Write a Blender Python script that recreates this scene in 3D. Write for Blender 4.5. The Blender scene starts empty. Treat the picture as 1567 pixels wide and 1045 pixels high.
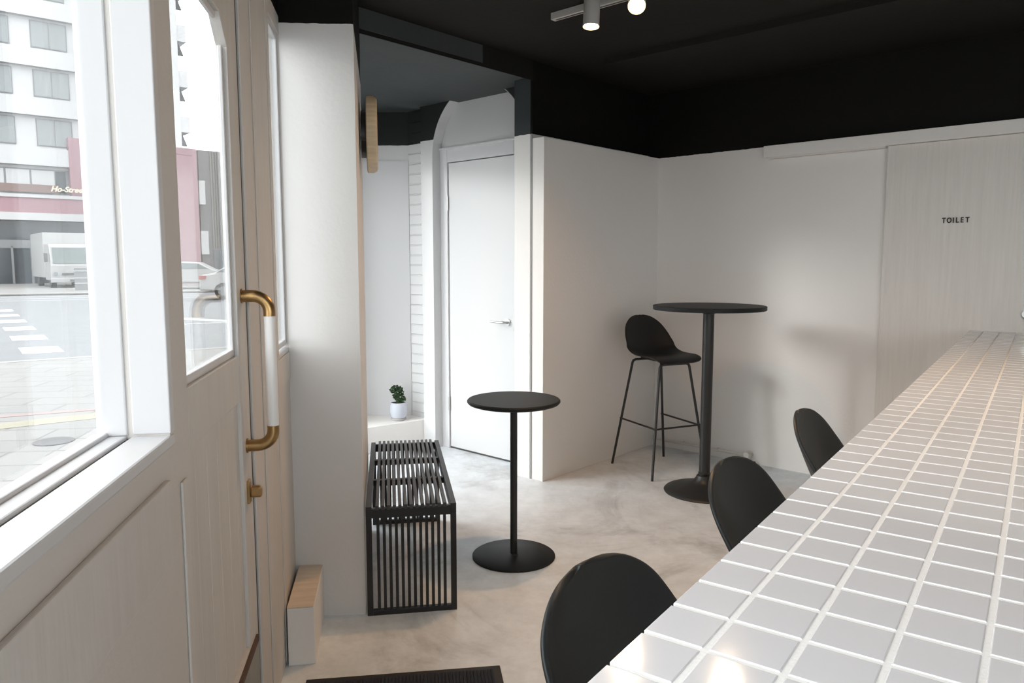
import bpy, bmesh, math, random
from mathutils import Vector, Matrix
random.seed(7)
R = math.radians
S = bpy.context.scene
COL = S.collection

# ------------------------------------------------------------------ camera, sky, exposure
F_PX, CX, CY, EYE = 1140.0, 783.5, 522.5, 1.36
PITCH = math.atan(122.5 / F_PX)
cam_d = bpy.data.cameras.new('camera')
cam_d.sensor_width = 36.0
cam_d.lens = F_PX / 1567.0 * 36.0
cam_d.clip_start = 0.02; cam_d.clip_end = 400
cam = bpy.data.objects.new('camera', cam_d)
cam.location = (0, 0, EYE)
cam.rotation_euler = (math.pi / 2 - PITCH, 0, 0)
COL.objects.link(cam); S.camera = cam

SKY = 2.3
w = bpy.data.worlds.new('sky'); S.world = w; w.use_nodes = True
w.node_tree.nodes['Background'].inputs[0].default_value = (0.97, 0.98, 1.0, 1)
w.node_tree.nodes['Background'].inputs[1].default_value = SKY
sun_d = bpy.data.lights.new('hazy_sun', 'SUN'); sun_d.energy = 0.52; sun_d.angle = R(10); sun_d.color = (1.0, 0.985, 0.97)
sun = bpy.data.objects.new('hazy_sun', sun_d); COL.objects.link(sun); sun.location = (-8, 0, 6)
sun.rotation_euler = Vector((0.80, 0.20, -0.23)).to_track_quat('-Z', 'Y').to_euler()
S.view_settings.view_transform = 'Standard'
S.view_settings.look = 'None'
S.view_settings.gamma = 1
S.view_settings.use_curve_mapping = False
S.view_settings.exposure = 1.0

# ------------------------------------------------------------------ materials
def mat(name, col, rough=0.5, metal=0.0, bump=0.0, bscale=40, var=0.0, vscale=3, coat=0, spec=0.5, stretch=None):
    m = bpy.data.materials.new(name); m.use_nodes = True
    nt = m.node_tree; b = nt.nodes['Principled BSDF']
    b.inputs['Base Color'].default_value = (*col, 1)
    b.inputs['Roughness'].default_value = rough
    b.inputs['Metallic'].default_value = metal
    b.inputs['Specular IOR Level'].default_value = spec
    b.inputs['Coat Weight'].default_value = coat
    tc = nt.nodes.new('ShaderNodeTexCoord'); mp = nt.nodes.new('ShaderNodeMapping')
    nt.links.new(tc.outputs['Object'], mp.inputs[0])
    if stretch: mp.inputs['Scale'].default_value = stretch
    if var > 0:
        n = nt.nodes.new('ShaderNodeTexNoise'); n.inputs['Scale'].default_value = vscale
        n.inputs['Detail'].default_value = 6; n.inputs['Roughness'].default_value = 0.6
        nt.links.new(mp.outputs[0], n.inputs[0])
        r = nt.nodes.new('ShaderNodeValToRGB')
        r.color_ramp.elements[0].position = 0.3; r.color_ramp.elements[1].position = 0.7
        r.color_ramp.elements[0].color = (*[c * (1 - var) for c in col], 1)
        r.color_ramp.elements[1].color = (*[min(1, c * (1 + var * .5)) for c in col], 1)
        nt.links.new(n.outputs[0], r.inputs[0]); nt.links.new(r.outputs[0], b.inputs['Base Color'])
    if bump > 0:
        n = nt.nodes.new('ShaderNodeTexNoise'); n.inputs['Scale'].default_value = bscale
        n.inputs['Detail'].default_value = 5
        nt.links.new(mp.outputs[0], n.inputs[0])
        bp = nt.nodes.new('ShaderNodeBump'); bp.inputs['Strength'].default_value = bump
        bp.inputs['Distance'].default_value = 0.01
        nt.links.new(n.outputs[0], bp.inputs['Height']); nt.links.new(bp.outputs[0], b.inputs['Normal'])
    return m

WHITE = (0.80, 0.785, 0.765)
BLACK = (0.0085, 0.0080, 0.0074)

def two_tone(name, zline, white=WHITE, black=BLACK, brick=False):
    """white paint below a painted line, black paint above it"""
    m = mat(name, white, 0.62, bump=0.12, bscale=55)
    nt = m.node_tree; b = nt.nodes['Principled BSDF']
    g = nt.nodes.new('ShaderNodeNewGeometry'); sx = nt.nodes.new('ShaderNodeSeparateXYZ')
    nt.links.new(g.outputs['Position'], sx.inputs[0])
    nz = nt.nodes.new('ShaderNodeTexNoise'); nz.inputs['Scale'].default_value = 25
    nt.links.new(g.outputs['Position'], nz.inputs[0])
    ma = nt.nodes.new('ShaderNodeMath'); ma.operation = 'MULTIPLY_ADD'
    ma.inputs[1].default_value = 0.006; nt.links.new(nz.outputs[0], ma.inputs[0]); nt.links.new(sx.outputs[2], ma.inputs[2])
    gt = nt.nodes.new('ShaderNodeMath'); gt.operation = 'GREATER_THAN'; gt.inputs[1].default_value = zline + 0.003
    nt.links.new(ma.outputs[0], gt.inputs[0])
    mx = nt.nodes.new('ShaderNodeMix'); mx.data_type = 'RGBA'
    mx.inputs[6].default_value = (*white, 1); mx.inputs[7].default_value = (*black, 1)
    mr = nt.nodes.new('ShaderNodeMapRange'); mr.inputs[3].default_value = 0.5; mr.inputs[4].default_value = 0.12
    nt.links.new(gt.outputs[0], mr.inputs[0]); nt.links.new(mr.outputs[0], b.inputs['Specular IOR Level'])
    nt.links.new(gt.outputs[0], mx.inputs[0]); nt.links.new(mx.outputs[2], b.inputs['Base Color'])
    if brick:
        tc = nt.nodes.new('ShaderNodeTexCoord'); sp = nt.nodes.new('ShaderNodeSeparateXYZ'); cb = nt.nodes.new('ShaderNodeCombineXYZ')
        nt.links.new(tc.outputs['Object'], sp.inputs[0])
        nt.links.new(sp.outputs[0], cb.inputs[0]); nt.links.new(sp.outputs[2], cb.inputs[1])
        bk = nt.nodes.new('ShaderNodeTexBrick'); bk.inputs['Scale'].default_value = 1
        bk.inputs['Brick Width'].default_value = 0.46; bk.inputs['Row Height'].default_value = 0.074
        bk.inputs['Mortar Size'].default_value = 0.006; bk.inputs['Mortar Smooth'].default_value = 0.5
        nt.links.new(cb.outputs[0], bk.inputs[0])
        inv = nt.nodes.new('ShaderNodeMath'); inv.operation = 'SUBTRACT'; inv.inputs[0].default_value = 1
        nt.links.new(bk.outputs['Fac'], inv.inputs[1])
        bp = nt.nodes.new('ShaderNodeBump'); bp.inputs['Strength'].default_value = 0.8; bp.inputs['Distance'].default_value = 0.012
        nt.links.new(inv.outputs[0], bp.inputs['Height'])
        old = [l for l in nt.links if l.to_socket == b.inputs['Normal']]
        if old:
            nt.links.new(old[0].from_socket, bp.inputs['Normal'])
        nt.links.new(bp.outputs[0], b.inputs['Normal'])
    return m

M_WALL = mat('white_plaster', WHITE, 0.62, bump=0.12, bscale=55)
M_WA = two_tone('white_black_wall_right', 2.094)
M_WB = two_tone('white_black_wall_stub', 2.12)
M_PIL = two_tone('white_black_pillar', 2.2, white=(0.68,0.67,0.66))
M_VEST = two_tone('white_black_vestibule', 2.21, white=(0.68,0.68,0.68), black=(0.028,0.031,0.031))
M_BRICK = two_tone('painted_brick', 2.21, white=(0.72,0.72,0.72), black=(0.032,0.036,0.036), brick=True)
M_WINW = two_tone('backlit_white_boarding', 2.22, white=(0.60, 0.575, 0.55))  # white paint darkened to carry the backlit shade of the street wall
M_TRIM = mat('white_gloss_trim', (0.60, 0.60, 0.61), 0.4)
M_DOORW = mat('backlit_white_wood', (0.60, 0.58, 0.555), 0.6, bump=0.1, bscale=14, stretch=(6, 6, 0.6), var=0.05, vscale=5)  # white greyed for the backlit shade on street door and boards
M_INDOOR = mat('white_door_paint', (0.62, 0.62, 0.625), 0.4)
M_BLACK = mat('black_paint', (0.016,0.0155,0.014), 0.8, bump=0.15, bscale=30, spec=0.15)
M_VCEIL = mat('daylit_black_paint', (0.050, 0.058, 0.060), 0.7, bump=0.2, bscale=20, var=0.12, vscale=4)  # black paint made paler for the daylight on the passage ceiling
M_GRAIN = mat('white_stained_grain', (0.73, 0.70, 0.665), 0.55, bump=0.3, bscale=12, stretch=(9, 9, 0.35), var=0.06, vscale=6)
M_METAL = mat('black_powder_coat', (0.018, 0.019, 0.020), 0.42, bump=0.04, bscale=300)
M_TOP = mat('charcoal_table_laminate', (0.015, 0.0175, 0.0195), 0.5, spec=0.18)
M_SHELL = mat('black_moulded_plastic', (0.016, 0.0195, 0.0215), 0.45, bump=0.05, bscale=400)
M_BSHELL = mat('black_seat_plastic', (0.007, 0.007, 0.007), 0.55)
M_BENCH = mat('black_slat_metal', (0.012, 0.012, 0.013), 0.4)
M_BRASS = mat('aged_brass', (0.42, 0.27, 0.12), 0.33, 1.0, var=0.25, vscale=30, bump=0.05, bscale=60)
M_HWHITE = mat('white_enamel_tube', (0.80, 0.79, 0.78), 0.35)
M_STEEL = mat('satin_steel', (0.55, 0.55, 0.54), 0.35, 1.0)
M_KICK = mat('grey_kick_plate', (0.30, 0.30, 0.27), 0.5, var=0.15, vscale=8)
M_BROWN = mat('worn_brown_wood', (0.10, 0.055, 0.035), 0.7, var=0.4, vscale=20)
M_RAW = mat('raw_plywood', (0.66, 0.57, 0.48), 0.65, var=0.14, vscale=5, stretch=(8, 1, 8), bump=0.1, bscale=30)
M_WOODRIM = mat('pale_bent_wood', (0.60, 0.50, 0.35), 0.55, var=0.2, vscale=6, stretch=(1, 1, 12), bump=0.1, bscale=40)
M_TILE = mat('white_glazed_tile', (0.72, 0.715, 0.74), 0.09, spec=0.5, bump=0.03, bscale=8)
M_GROUT = mat('white_grout', (0.92, 0.92, 0.92), 0.8, bump=0.1, bscale=200)
M_MAT = mat('navy_ribbed_carpet', (0.022, 0.028, 0.046), 0.95, bump=0.6, bscale=500, var=0.5, vscale=250)
M_RUBBER = mat('black_rubber', (0.012, 0.011, 0.012), 0.6)
M_TRACK = mat('white_light_track', (0.55, 0.54, 0.52), 0.45)
M_LAMP = mat('white_spot_housing', (0.60, 0.58, 0.55), 0.45)
M_SLOT = mat('dark_slot', (0.05, 0.05, 0.05), 0.6)
M_POT = mat('pale_grey_ceramic', (0.55, 0.58, 0.65), 0.55, bump=0.05, bscale=100)
M_SAUCER = mat('grey_clay_saucer', (0.42, 0.41, 0.40), 0.7)
M_SOIL = mat('dark_potting_soil', (0.03, 0.028, 0.028), 0.9, bump=0.5, bscale=200)
M_LEAF = mat('curly_dark_leaf', (0.035, 0.085, 0.028), 0.45, var=0.5, vscale=40)
M_STEM = mat('green_stem', (0.09, 0.13, 0.05), 0.6)
M_LETTER = mat('black_letter', (0.015, 0.013, 0.012), 0.5)
M_PIPE = mat('white_painted_pipe', (0.70, 0.67, 0.64), 0.4)

def emis(name, col, st):
    m = bpy.data.materials.new(name); m.use_nodes = True; nt = m.node_tree
    nt.nodes.clear()
    e = nt.nodes.new('ShaderNodeEmission'); o = nt.nodes.new('ShaderNodeOutputMaterial')
    e.inputs[0].default_value = (*col, 1); e.inputs[1].default_value = st
    nt.links.new(e.outputs[0], o.inputs[0]); return m
M_BULB = emis('warm_lamp_lens', (1.0, 0.72, 0.42), 22)

def glass(name, tint=(0.97, 0.985, 0.98), refl=1.5):
    m = bpy.data.materials.new(name); m.use_nodes = True; nt = m.node_tree; nt.nodes.clear()
    o = nt.nodes.new('ShaderNodeOutputMaterial'); mx = nt.nodes.new('ShaderNodeMixShader')
    t = nt.nodes.new('ShaderNodeBsdfTransparent'); g = nt.nodes.new('ShaderNodeBsdfGlossy'); lw = nt.nodes.new('ShaderNodeLayerWeight')
    pw = nt.nodes.new('ShaderNodeMath'); pw.operation = 'POWER'; pw.inputs[1].default_value = 5
    ma = nt.nodes.new('ShaderNodeMath'); ma.operation = 'MULTIPLY_ADD'; ma.inputs[1].default_value = 0.96; ma.inputs[2].default_value = 0.04
    t.inputs[0].default_value = (*tint, 1); g.inputs['Roughness'].default_value = 0.0
    nt.links.new(lw.outputs['Facing'], pw.inputs[0]); nt.links.new(pw.outputs[0], ma.inputs[0])
    nt.links.new(ma.outputs[0], mx.inputs[0]); nt.links.new(t.outputs[0], mx.inputs[1]); nt.links.new(g.outputs[0], mx.inputs[2])
    nt.links.new(mx.outputs[0], o.inputs[0]); return m
M_GLASS = glass('clear_window_glass')

def concrete():
    m = mat('polished_concrete', (0.5, 0.48, 0.45), 0.33, bump=0.06, bscale=12)
    nt = m.node_tree; b = nt.nodes['Principled BSDF']
    tc = nt.nodes.new('ShaderNodeTexCoord')
    a = nt.nodes.new('ShaderNodeTexNoise'); a.inputs['Scale'].default_value = 1.1; a.inputs['Detail'].default_value = 9
    a.inputs['Roughness'].default_value = 0.68; a.inputs['Distortion'].default_value = 0.8
    r = nt.nodes.new('ShaderNodeValToRGB'); e = r.color_ramp.elements
    e[0].position = 0.30; e[0].color = (0.34, 0.345, 0.34, 1)
    e[1].position = 0.72; e[1].color = (0.80, 0.845, 0.885, 1)
    k = e.new(0.46); k.color = (0.70, 0.745, 0.785, 1)
    c = nt.nodes.new('ShaderNodeTexNoise'); c.inputs['Scale'].default_value = 7; c.inputs['Detail'].default_value = 8; c.inputs['Roughness'].default_value = .75
    r2 = nt.nodes.new('ShaderNodeValToRGB'); e2 = r2.color_ramp.elements
    e2[0].position = 0.35; e2[0].color = (0.84, 0.835, 0.825, 1); e2[1].position = 0.62; e2[1].color = (1.06, 1.06, 1.06, 1)
    # pale scuffs
    v = nt.nodes.new('ShaderNodeTexNoise'); v.inputs['Scale'].default_value = 4.2; v.inputs['Detail'].default_value = 12; v.inputs['Distortion'].default_value = 2.5
    v.inputs['Roughness'].default_value = .72
    r3 = nt.nodes.new('ShaderNodeValToRGB'); e3 = r3.color_ramp.elements
    e3[0].position = 0.66; e3[0].color = (0, 0, 0, 1); e3[1].position = 0.76; e3[1].color = (.7, .7, .7, 1)
    for n in (a, c, v): nt.links.new(tc.outputs['Object'], n.inputs[0])
    nt.links.new(a.outputs[0], r.inputs[0]); nt.links.new(c.outputs[0], r2.inputs[0]); nt.links.new(v.outputs[0], r3.inputs[0])
    mx = nt.nodes.new('ShaderNodeMix'); mx.data_type = 'RGBA'; mx.blend_type = 'MULTIPLY'; mx.inputs[0].default_value = 0.85
    nt.links.new(r.outputs[0], mx.inputs[6]); nt.links.new(r2.outputs[0], mx.inputs[7])
    m2 = nt.nodes.new('ShaderNodeMix'); m2.data_type = 'RGBA'; m2.inputs[7].default_value = (0.82, 0.82, 0.81, 1)
    nt.links.new(r3.outputs[0], m2.inputs[0]); nt.links.new(mx.outputs[2], m2.inputs[6])
    nt.links.new(m2.outputs[2], b.inputs['Base Color'])
    rr = nt.nodes.new('ShaderNodeMapRange'); rr.inputs[3].default_value = 0.26; rr.inputs[4].default_value = 0.5
    nt.links.new(c.outputs[0], rr.inputs[0]); nt.links.new(rr.outputs[0], b.inputs['Roughness'])
    return m
M_FLOOR = concrete()

def pavers():
    m = mat('pale_paving_blocks', (0.5, 0.5, 0.5), 0.8)
    nt = m.node_tree; b = nt.nodes['Principled BSDF']
    tc = nt.nodes.new('ShaderNodeTexCoord'); mp = nt.nodes.new('ShaderNodeMapping'); mp.inputs['Rotation'].default_value = (0, 0, R(-8))
    bk = nt.nodes.new('ShaderNodeTexBrick'); bk.inputs['Scale'].default_value = 1
    bk.inputs['Brick Width'].default_value = 0.9; bk.inputs['Row Height'].default_value = 0.42; bk.inputs['Mortar Size'].default_value = 0.012
    bk.inputs['Color1'].default_value = (0.21, 0.207, 0.203, 1); bk.inputs['Color2'].default_value = (0.19, 0.19, 0.187, 1); bk.inputs['Mortar'].default_value = (0.125, 0.123, 0.12, 1)
    nt.links.new(tc.outputs['Object'], mp.inputs[0]); nt.links.new(mp.outputs[0], bk.inputs[0]); nt.links.new(bk.outputs['Color'], b.inputs['Base Color'])
    return m
M_PAVE = pavers()
M_ROAD = mat('worn_grey_asphalt', (0.16, 0.167, 0.176), 0.9, var=0.10, vscale=2)
M_MARK = mat('white_road_paint', (0.36, 0.36, 0.36), 0.8)
M_REDM = mat('faded_red_paint', (0.25, 0.195, 0.19), 0.8)
M_YEL = mat('pale_yellow_tactile', (0.25, 0.235, 0.185), 0.8)
M_KERB = mat('kerb_stone', (0.25, 0.245, 0.24), 0.8)
M_IRON = mat('manhole_iron', (0.09, 0.09, 0.095), 0.6, bump=0.5, bscale=40)
M_BWHITE = mat('pale_facade', (0.42, 0.42, 0.425), 0.8)
M_MAROON = mat('maroon_panel', (0.27, 0.165, 0.185), 0.6)
M_BGLASS = mat('hazy_window', (0.20, 0.215, 0.22), 0.25)
M_BDARK = mat('dark_shop_glass', (0.035, 0.045, 0.055), 0.15)
M_BFRAME = mat('grey_aluminium', (0.17, 0.175, 0.18), 0.5)
M_BGREY = mat('grey_slat_facade', (0.11, 0.107, 0.11), 0.7)
M_CARW = mat('white_car_paint', (0.30, 0.30, 0.30), 0.3)
M_CARG = mat('car_glass', (0.11, 0.13, 0.13), 0.1)
M_TYRE = mat('tyre_rubber', (0.04, 0.04, 0.04), 0.8)
M_RED = mat('red_lamp', (0.25, 0.07, 0.065), 0.3)
M_BOARD = mat('dull_brown_board', (0.17, 0.12, 0.11), 0.6)

# ------------------------------------------------------------------ mesh builders
def rotz(yaw):            # yaw: degrees clockwise from +Y; local +x follows it, local +y is its left
    return R(90 - yaw)

class MB:
    def __init__(s): s.bm = bmesh.new(); s.mi = 0
    def _f(s, vs, smooth=False):
        try:
            f = s.bm.faces.new(vs); f.material_index = s.mi; f.smooth = smooth; return f
        except ValueError: return None
    def box(s, x0, x1, y0, y1, z0, z1):
        v = [s.bm.verts.new(p) for p in ((x0,y0,z0),(x1,y0,z0),(x1,y1,z0),(x0,y1,z0),(x0,y0,z1),(x1,y0,z1),(x1,y1,z1),(x0,y1,z1))]
        for q in ((0,3,2,1),(4,5,6,7),(0,1,5,4),(1,2,6,5),(2,3,7,6),(3,0,4,7)): s._f([v[i] for i in q])
        return s
    def prism(s, pts, z0, z1):           # polygon (x,y) counter-clockwise, extruded up
        a = [s.bm.verts.new((*p, z0)) for p in pts]; b = [s.bm.verts.new((*p, z1)) for p in pts]
        s._f(a[::-1]); s._f(b); n = len(pts)
        for i in range(n): s._f([a[i], a[(i+1)%n], b[(i+1)%n], b[i]])
        return s
    def prism_y(s, pts, y0, y1, smooth=False):  # polygon (x,z), extruded along y
        a = [s.bm.verts.new((p[0], y0, p[1])) for p in pts]; b = [s.bm.verts.new((p[0], y1, p[1])) for p in pts]
        s._f(a); s._f(b[::-1]); n = len(pts)
        for i in range(n): s._f([a[i], b[i], b[(i+1)%n], a[(i+1)%n]], smooth)
        return s
    def tube(s, pts, r, n=14, cap=True):
        pts = [Vector(p) for p in pts]; rings = []
        rs = r if isinstance(r, (list, tuple)) else [r]*len(pts)
        t0 = (pts[1]-pts[0]).normalized()
        up = Vector((0,0,1)) if abs(t0.z) < .9 else Vector((1,0,0))
        nx = t0.cross(up).normalized()
        for i, p in enumerate(pts):
            t = (pts[min(i+1,len(pts)-1)] - pts[max(i-1,0)]).normalized()
            nx = (nx - t*nx.dot(t)).normalized(); ny = t.cross(nx)
            rings.append([s.bm.verts.new(p + (nx*math.cos(2*math.pi*k/n) + ny*math.sin(2*math.pi*k/n))*rs[i]) for k in range(n)])
        for a, b in zip(rings, rings[1:]):
            for k in range(n): s._f([a[k], a[(k+1)%n], b[(k+1)%n], b[k]], True)
        if cap: s._f(rings[0][::-1]); s._f(rings[-1])
        return s
    def lathe(s, prof, n=48, c=(0,0,0)):    # prof: (r,z) from the bottom to the top
        rings = []
        for r, z in prof:
            if r < 1e-6: rings.append([s.bm.verts.new((c[0], c[1], c[2]+z))])
            else: rings.append([s.bm.verts.new((c[0]+r*math.cos(2*math.pi*k/n), c[1]+r*math.sin(2*math.pi*k/n), c[2]+z)) for k in range(n)])
        for a, b in zip(rings, rings[1:]):
            for k in range(n):
                k2 = (k+1) % n
                if len(a) == 1: s._f([a[0], b[k2], b[k]][::-1] if False else [a[0], b[k], b[k2]][::-1], True)
                elif len(b) == 1: s._f([a[k], a[k2], b[0]], True)
                else: s._f([a[k], a[k2], b[k2], b[k]], True)
        return s
    def xf(s, m): bmesh.ops.transform(s.bm, matrix=m, verts=s.bm.verts); return s
    def build(s, name, mats, parent=None, loc=None, yaw=None, bevel=0, seg=2, auto=True):
        bmesh.ops.recalc_face_normals(s.bm, faces=s.bm.faces)
        me = bpy.data.meshes.new(name); s.bm.to_mesh(me); s.bm.free()
        for m in (mats if isinstance(mats, (list, tuple)) else [mats]): me.materials.append(m)
        o = bpy.data.objects.new(name, me); COL.objects.link(o)
        if parent: o.parent = parent
        if loc is not None: o.location = (*loc, 0) if len(loc) == 2 else loc
        if yaw is not None: o.rotation_euler = (0, 0, rotz(yaw))
        if bevel:
            b = o.modifiers.new('bevel', 'BEVEL'); b.width = bevel; b.segments = seg; b.limit_method = 'ANGLE'; b.angle_limit = R(40)
        if any(p.use_smooth for p in me.polygons):
            try: me.set_sharp_from_angle(angle=R(38))
            except Exception: pass
        return o

def box(name, b, m, parent=None, loc=None, yaw=None, bevel=0.0): return MB().box(*b).build(name, m, parent, loc, yaw, bevel)
def thing(name, label, cat, loc=(0,0,0), yaw=None, group=None):
    o = bpy.data.objects.new(name, None); COL.objects.link(o); o.empty_display_size = 0.1
    o.location = (*loc, 0) if len(loc) == 2 else loc
    if yaw is not None: o.rotation_euler = (0, 0, rotz(yaw))
    o['label'] = label; o['category'] = cat
    if group: o['group'] = group
    return o
def tag(o, label, cat, group=None, kind=None):
    if label: o['label'] = label
    if cat: o['category'] = cat
    if group: o['group'] = group
    if kind: o['kind'] = kind
    return o
def struct(o, label=None):
    o['kind'] = 'structure'
    if label: o['label'] = label
    return o
def struct_root(name, loc, yaw, label=None):
    o = bpy.data.objects.new(name, None); COL.objects.link(o); o.location = (*loc, 0); o.rotation_euler = (0,0,rotz(yaw)); return struct(o, label)
def dup(root, loc, yaw, label, group=None):
    r = root.copy(); COL.objects.link(r); r.location = loc; r.rotation_euler = (0,0,rotz(yaw)); r['label'] = label
    if group: r['group'] = group
    for ch in list(root.children):
        c = ch.copy(); COL.objects.link(c); c.parent = r
        for g in list(ch.children):
            d = g.copy(); COL.objects.link(d); d.parent = c
    return r

# ------------------------------------------------------------------ room frames
K, WYAW = (-0.827, 2.742), -9.3          # street wall: local x along it (away), local y outwards
PA, AYAW = (1.058, 5.455), 132.7         # right-hand far wall
PB, BYAW = (0.121, 4.571), 42.5          # stub wall beside the passage
PD, DYAW = (-0.46, 5.37), 132.7          # wall with the arched door
CE = 2.545                               # ceiling height

# floor and ceilings
struct(MB().prism([(0.03,-2.3), (3.7,-2.3), (3.7,3.05), (0.9,6.3), (-1.40,6.0), (-0.86,2.6)], -0.08, 0.0).build('floor', M_FLOOR), 'pale worn polished concrete floor')
struct(MB().prism([(-0.15,-2.4), (3.8,-2.4), (3.8,3.3), (1.0,6.4), (-1.6,6.2), (-1.10,2.7)], CE, CE+0.1).build('ceiling', M_BLACK), 'matt black ceiling')
# low ceiling over the passage, black lightened for daylight, its front edge in line with the stub wall
struct(MB().prism([(-0.73,3.62), (0.121,4.571), (0.13,4.70), (0.2,5.2), (-0.6,6.0), (-1.4,5.9), (-1.02,3.6)], 2.45, CE).build('ceiling_passage', M_VCEIL), 'black passage ceiling, lightened for the daylight on it')

# street wall, pieced round its openings
def wpiece(*b): return b
T, TN = 0.115, 0.03
mb = MB()
for b in ((-5.0,-3.9,0,T,0,CE), (-3.9,-1.52,0.0,T,0,1.045), (-3.9,-1.52,0,T,2.2,CE), (-1.52,-1.41,0,T,0,CE),
          (-1.41,-0.785,0,TN,2.12,CE), (-0.785,-0.29,0,TN,0,CE), (-0.29,0.0,0,TN,0,1.03), (-0.29,0.0,0,TN,2.16,CE),
          (0.0,1.0,0,T,0,CE), (1.0,2.6,0,T,0,0.12), (1.0,2.6,0,T,2.25,CE), (2.6,3.4,0,T,0,CE)):
    mb.box(*b)
struct(mb.build('wall_left', M_WINW, loc=K, yaw=WYAW), 'white painted timber street wall')
# boarding and casings on it
tr = MB()
tr.box(-0.785,-0.765,-0.006,0.0,0,2.22); tr.box(-0.60,-0.345,-0.004,0,0,2.215); tr.box(-0.340,-0.295,-0.007,0,0,2.215); tr.box(-0.295,-0.003,-0.004,0,0.93,1.03)
struct(tr.build('trim_1', M_DOORW, loc=K, yaw=WYAW, bevel=0.003), 'narrow white boards between door and narrow window')
tr = MB()
tr.box(-3.9,-1.53,-0.012,0,0.0,0.10); tr.box(-3.9,-1.56,-0.010,0,0.86,1.0)
tr.box(-1.475,-1.44,-0.005,0,0,0.97)
struct(tr.build('trim_2', M_DOORW, loc=K, yaw=WYAW, bevel=0.003), 'white mouldings under the big window')

# window 1 (large) : sill, frame, pane
wr = struct_root('window_1', K, WYAW, 'large street window with a wide white sill')
mb = MB(); mb.box(-3.9,-1.50,-0.003,0.062,1.045,1.066)
mb.build('window_sill', M_TRIM, wr, bevel=0.004)
mb = MB(); mb.box(-3.9,-1.50,0.068,0.13,1.045,1.068); mb.box(-1.524,-1.50,0.066,0.113,1.068,2.2); mb.box(-3.9,-1.52,0.075,0.113,2.12,2.2); mb.box(-3.9,-3.82,0.075,0.113,1.068,2.2)
mb.box(-3.9,-1.52,0.096,0.113,1.066,1.075)
mb.build('window_frame', M_TRIM, wr, bevel=0.003)
box('gap_seal', (-3.9,-1.52,0.06,0.07,1.04,1.062), M_SLOT, wr)
box('reveal', (-1.524,-1.50,-0.003,0.058,1.07,2.2), M_TRIM, wr, bevel=0.002)
box('window_pane', (-3.83,-1.52,0.103,0.107,1.09,2.13), M_GLASS, wr)

# window 2 (narrow, by the pillar)
wr = struct_root('window_2', K, WYAW, 'narrow street window beside the pillar')
box('window_sill', (-0.289,-0.003,0.0,0.03,1.03,1.045), M_TRIM, wr, bevel=0.003)
mb = MB(); mb.box(-0.289,-0.277,0.008,0.028,1.055,2.16); mb.box(-0.014,-0.002,0.008,0.028,1.055,2.16); mb.box(-0.277,-0.014,0.008,0.028,1.055,1.075); mb.box(-0.277,-0.014,0.008,0.028,2.14,2.16)
mb.build('window_frame', M_TRIM, wr, bevel=0.003)
box('window_pane', (-0.278,-0.012,0.017,0.020,1.07,2.145), M_GLASS, wr)
# window 3 (passage, behind the pillar)
wr = struct_root('window_3', K, WYAW, 'passage window hidden behind the pillar')
mb = MB()
for b in ((1.0,1.04,0.05,0.10,0.12,2.25),(2.56,2.60,0.05,0.10,0.12,2.25),(1.04,2.56,0.05,0.10,0.12,0.17),(1.04,2.56,0.05,0.10,2.20,2.25)): mb.box(*b)
mb.build('window_frame', M_TRIM, wr, bevel=0.003)
box('window_pane', (1.035,2.565,0.073,0.077,0.165,2.205), M_GLASS, wr)

# street door
dr = struct_root('door_1', K, WYAW, 'white timber street door with a tall glass pane')
x0, x1 = -1.405, -0.79
gx0, gx1, gz0, gz1 = -1.39, -0.905, 1.125, 1.93
mb = MB(); y0, y1 = 0.002, 0.028
mb.box(x0, gx0, y0, y1, 0.02, 2.11); mb.box(gx1, x1, y0, y1, 0.02, 2.11)
mb.box(gx0, gx1, y0, y1, gz1, 2.11); mb.box(gx0, gx1, y0, y1, 1.01, gz0)
mb.box(gx0, gx1, y0+0.009, y1, 0.36, 1.01); mb.box(gx0, gx1, y0, y1, 0.02, 0.36)
# clipped top corner of the pane opening
mb.prism_y([(gx1-0.075, gz1), (gx1, gz1), (gx1, gz1-0.06)], y0, y1)
# matchboard ribs in the lower panel
for k in range(5):
    xx = gx0 + 0.06 + k*0.095
    mb.box(xx, xx+0.004, y0+0.0084, y0+0.012, 0.37, 1.0)
mb.build('door_leaf', M_DOORW, dr, bevel=0.003)
mb = MB()
mb.box(gx1-0.016, gx1, y0+0.010, y0+0.019, gz0, gz1-0.06); mb.box(gx0, gx1, y0+0.010, y0+0.019, gz0, gz0+0.018); mb.box(gx0, gx1-.07, y0+0.010, y0+0.019, gz1-0.016, gz1)
mb.box(gx0, gx0+0.01, y0+0.010, y0+0.019, gz0, gz1)
mb.build('glazing_bead', M_TRIM, dr, bevel=0.002)
box('window_pane', (gx0, gx1, 0.021, 0.024, gz0, gz1), M_GLASS, dr)
box('kick_plate', (x0+.005, x1-0.004, 0.000, 0.004, 0.02, 0.335), M_KICK, dr)
box('kick_rail', (x0+.005, x1-0.03, -0.006, 0.004, 0.335, 0.352), M_BROWN, dr, bevel=0.002)
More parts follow.
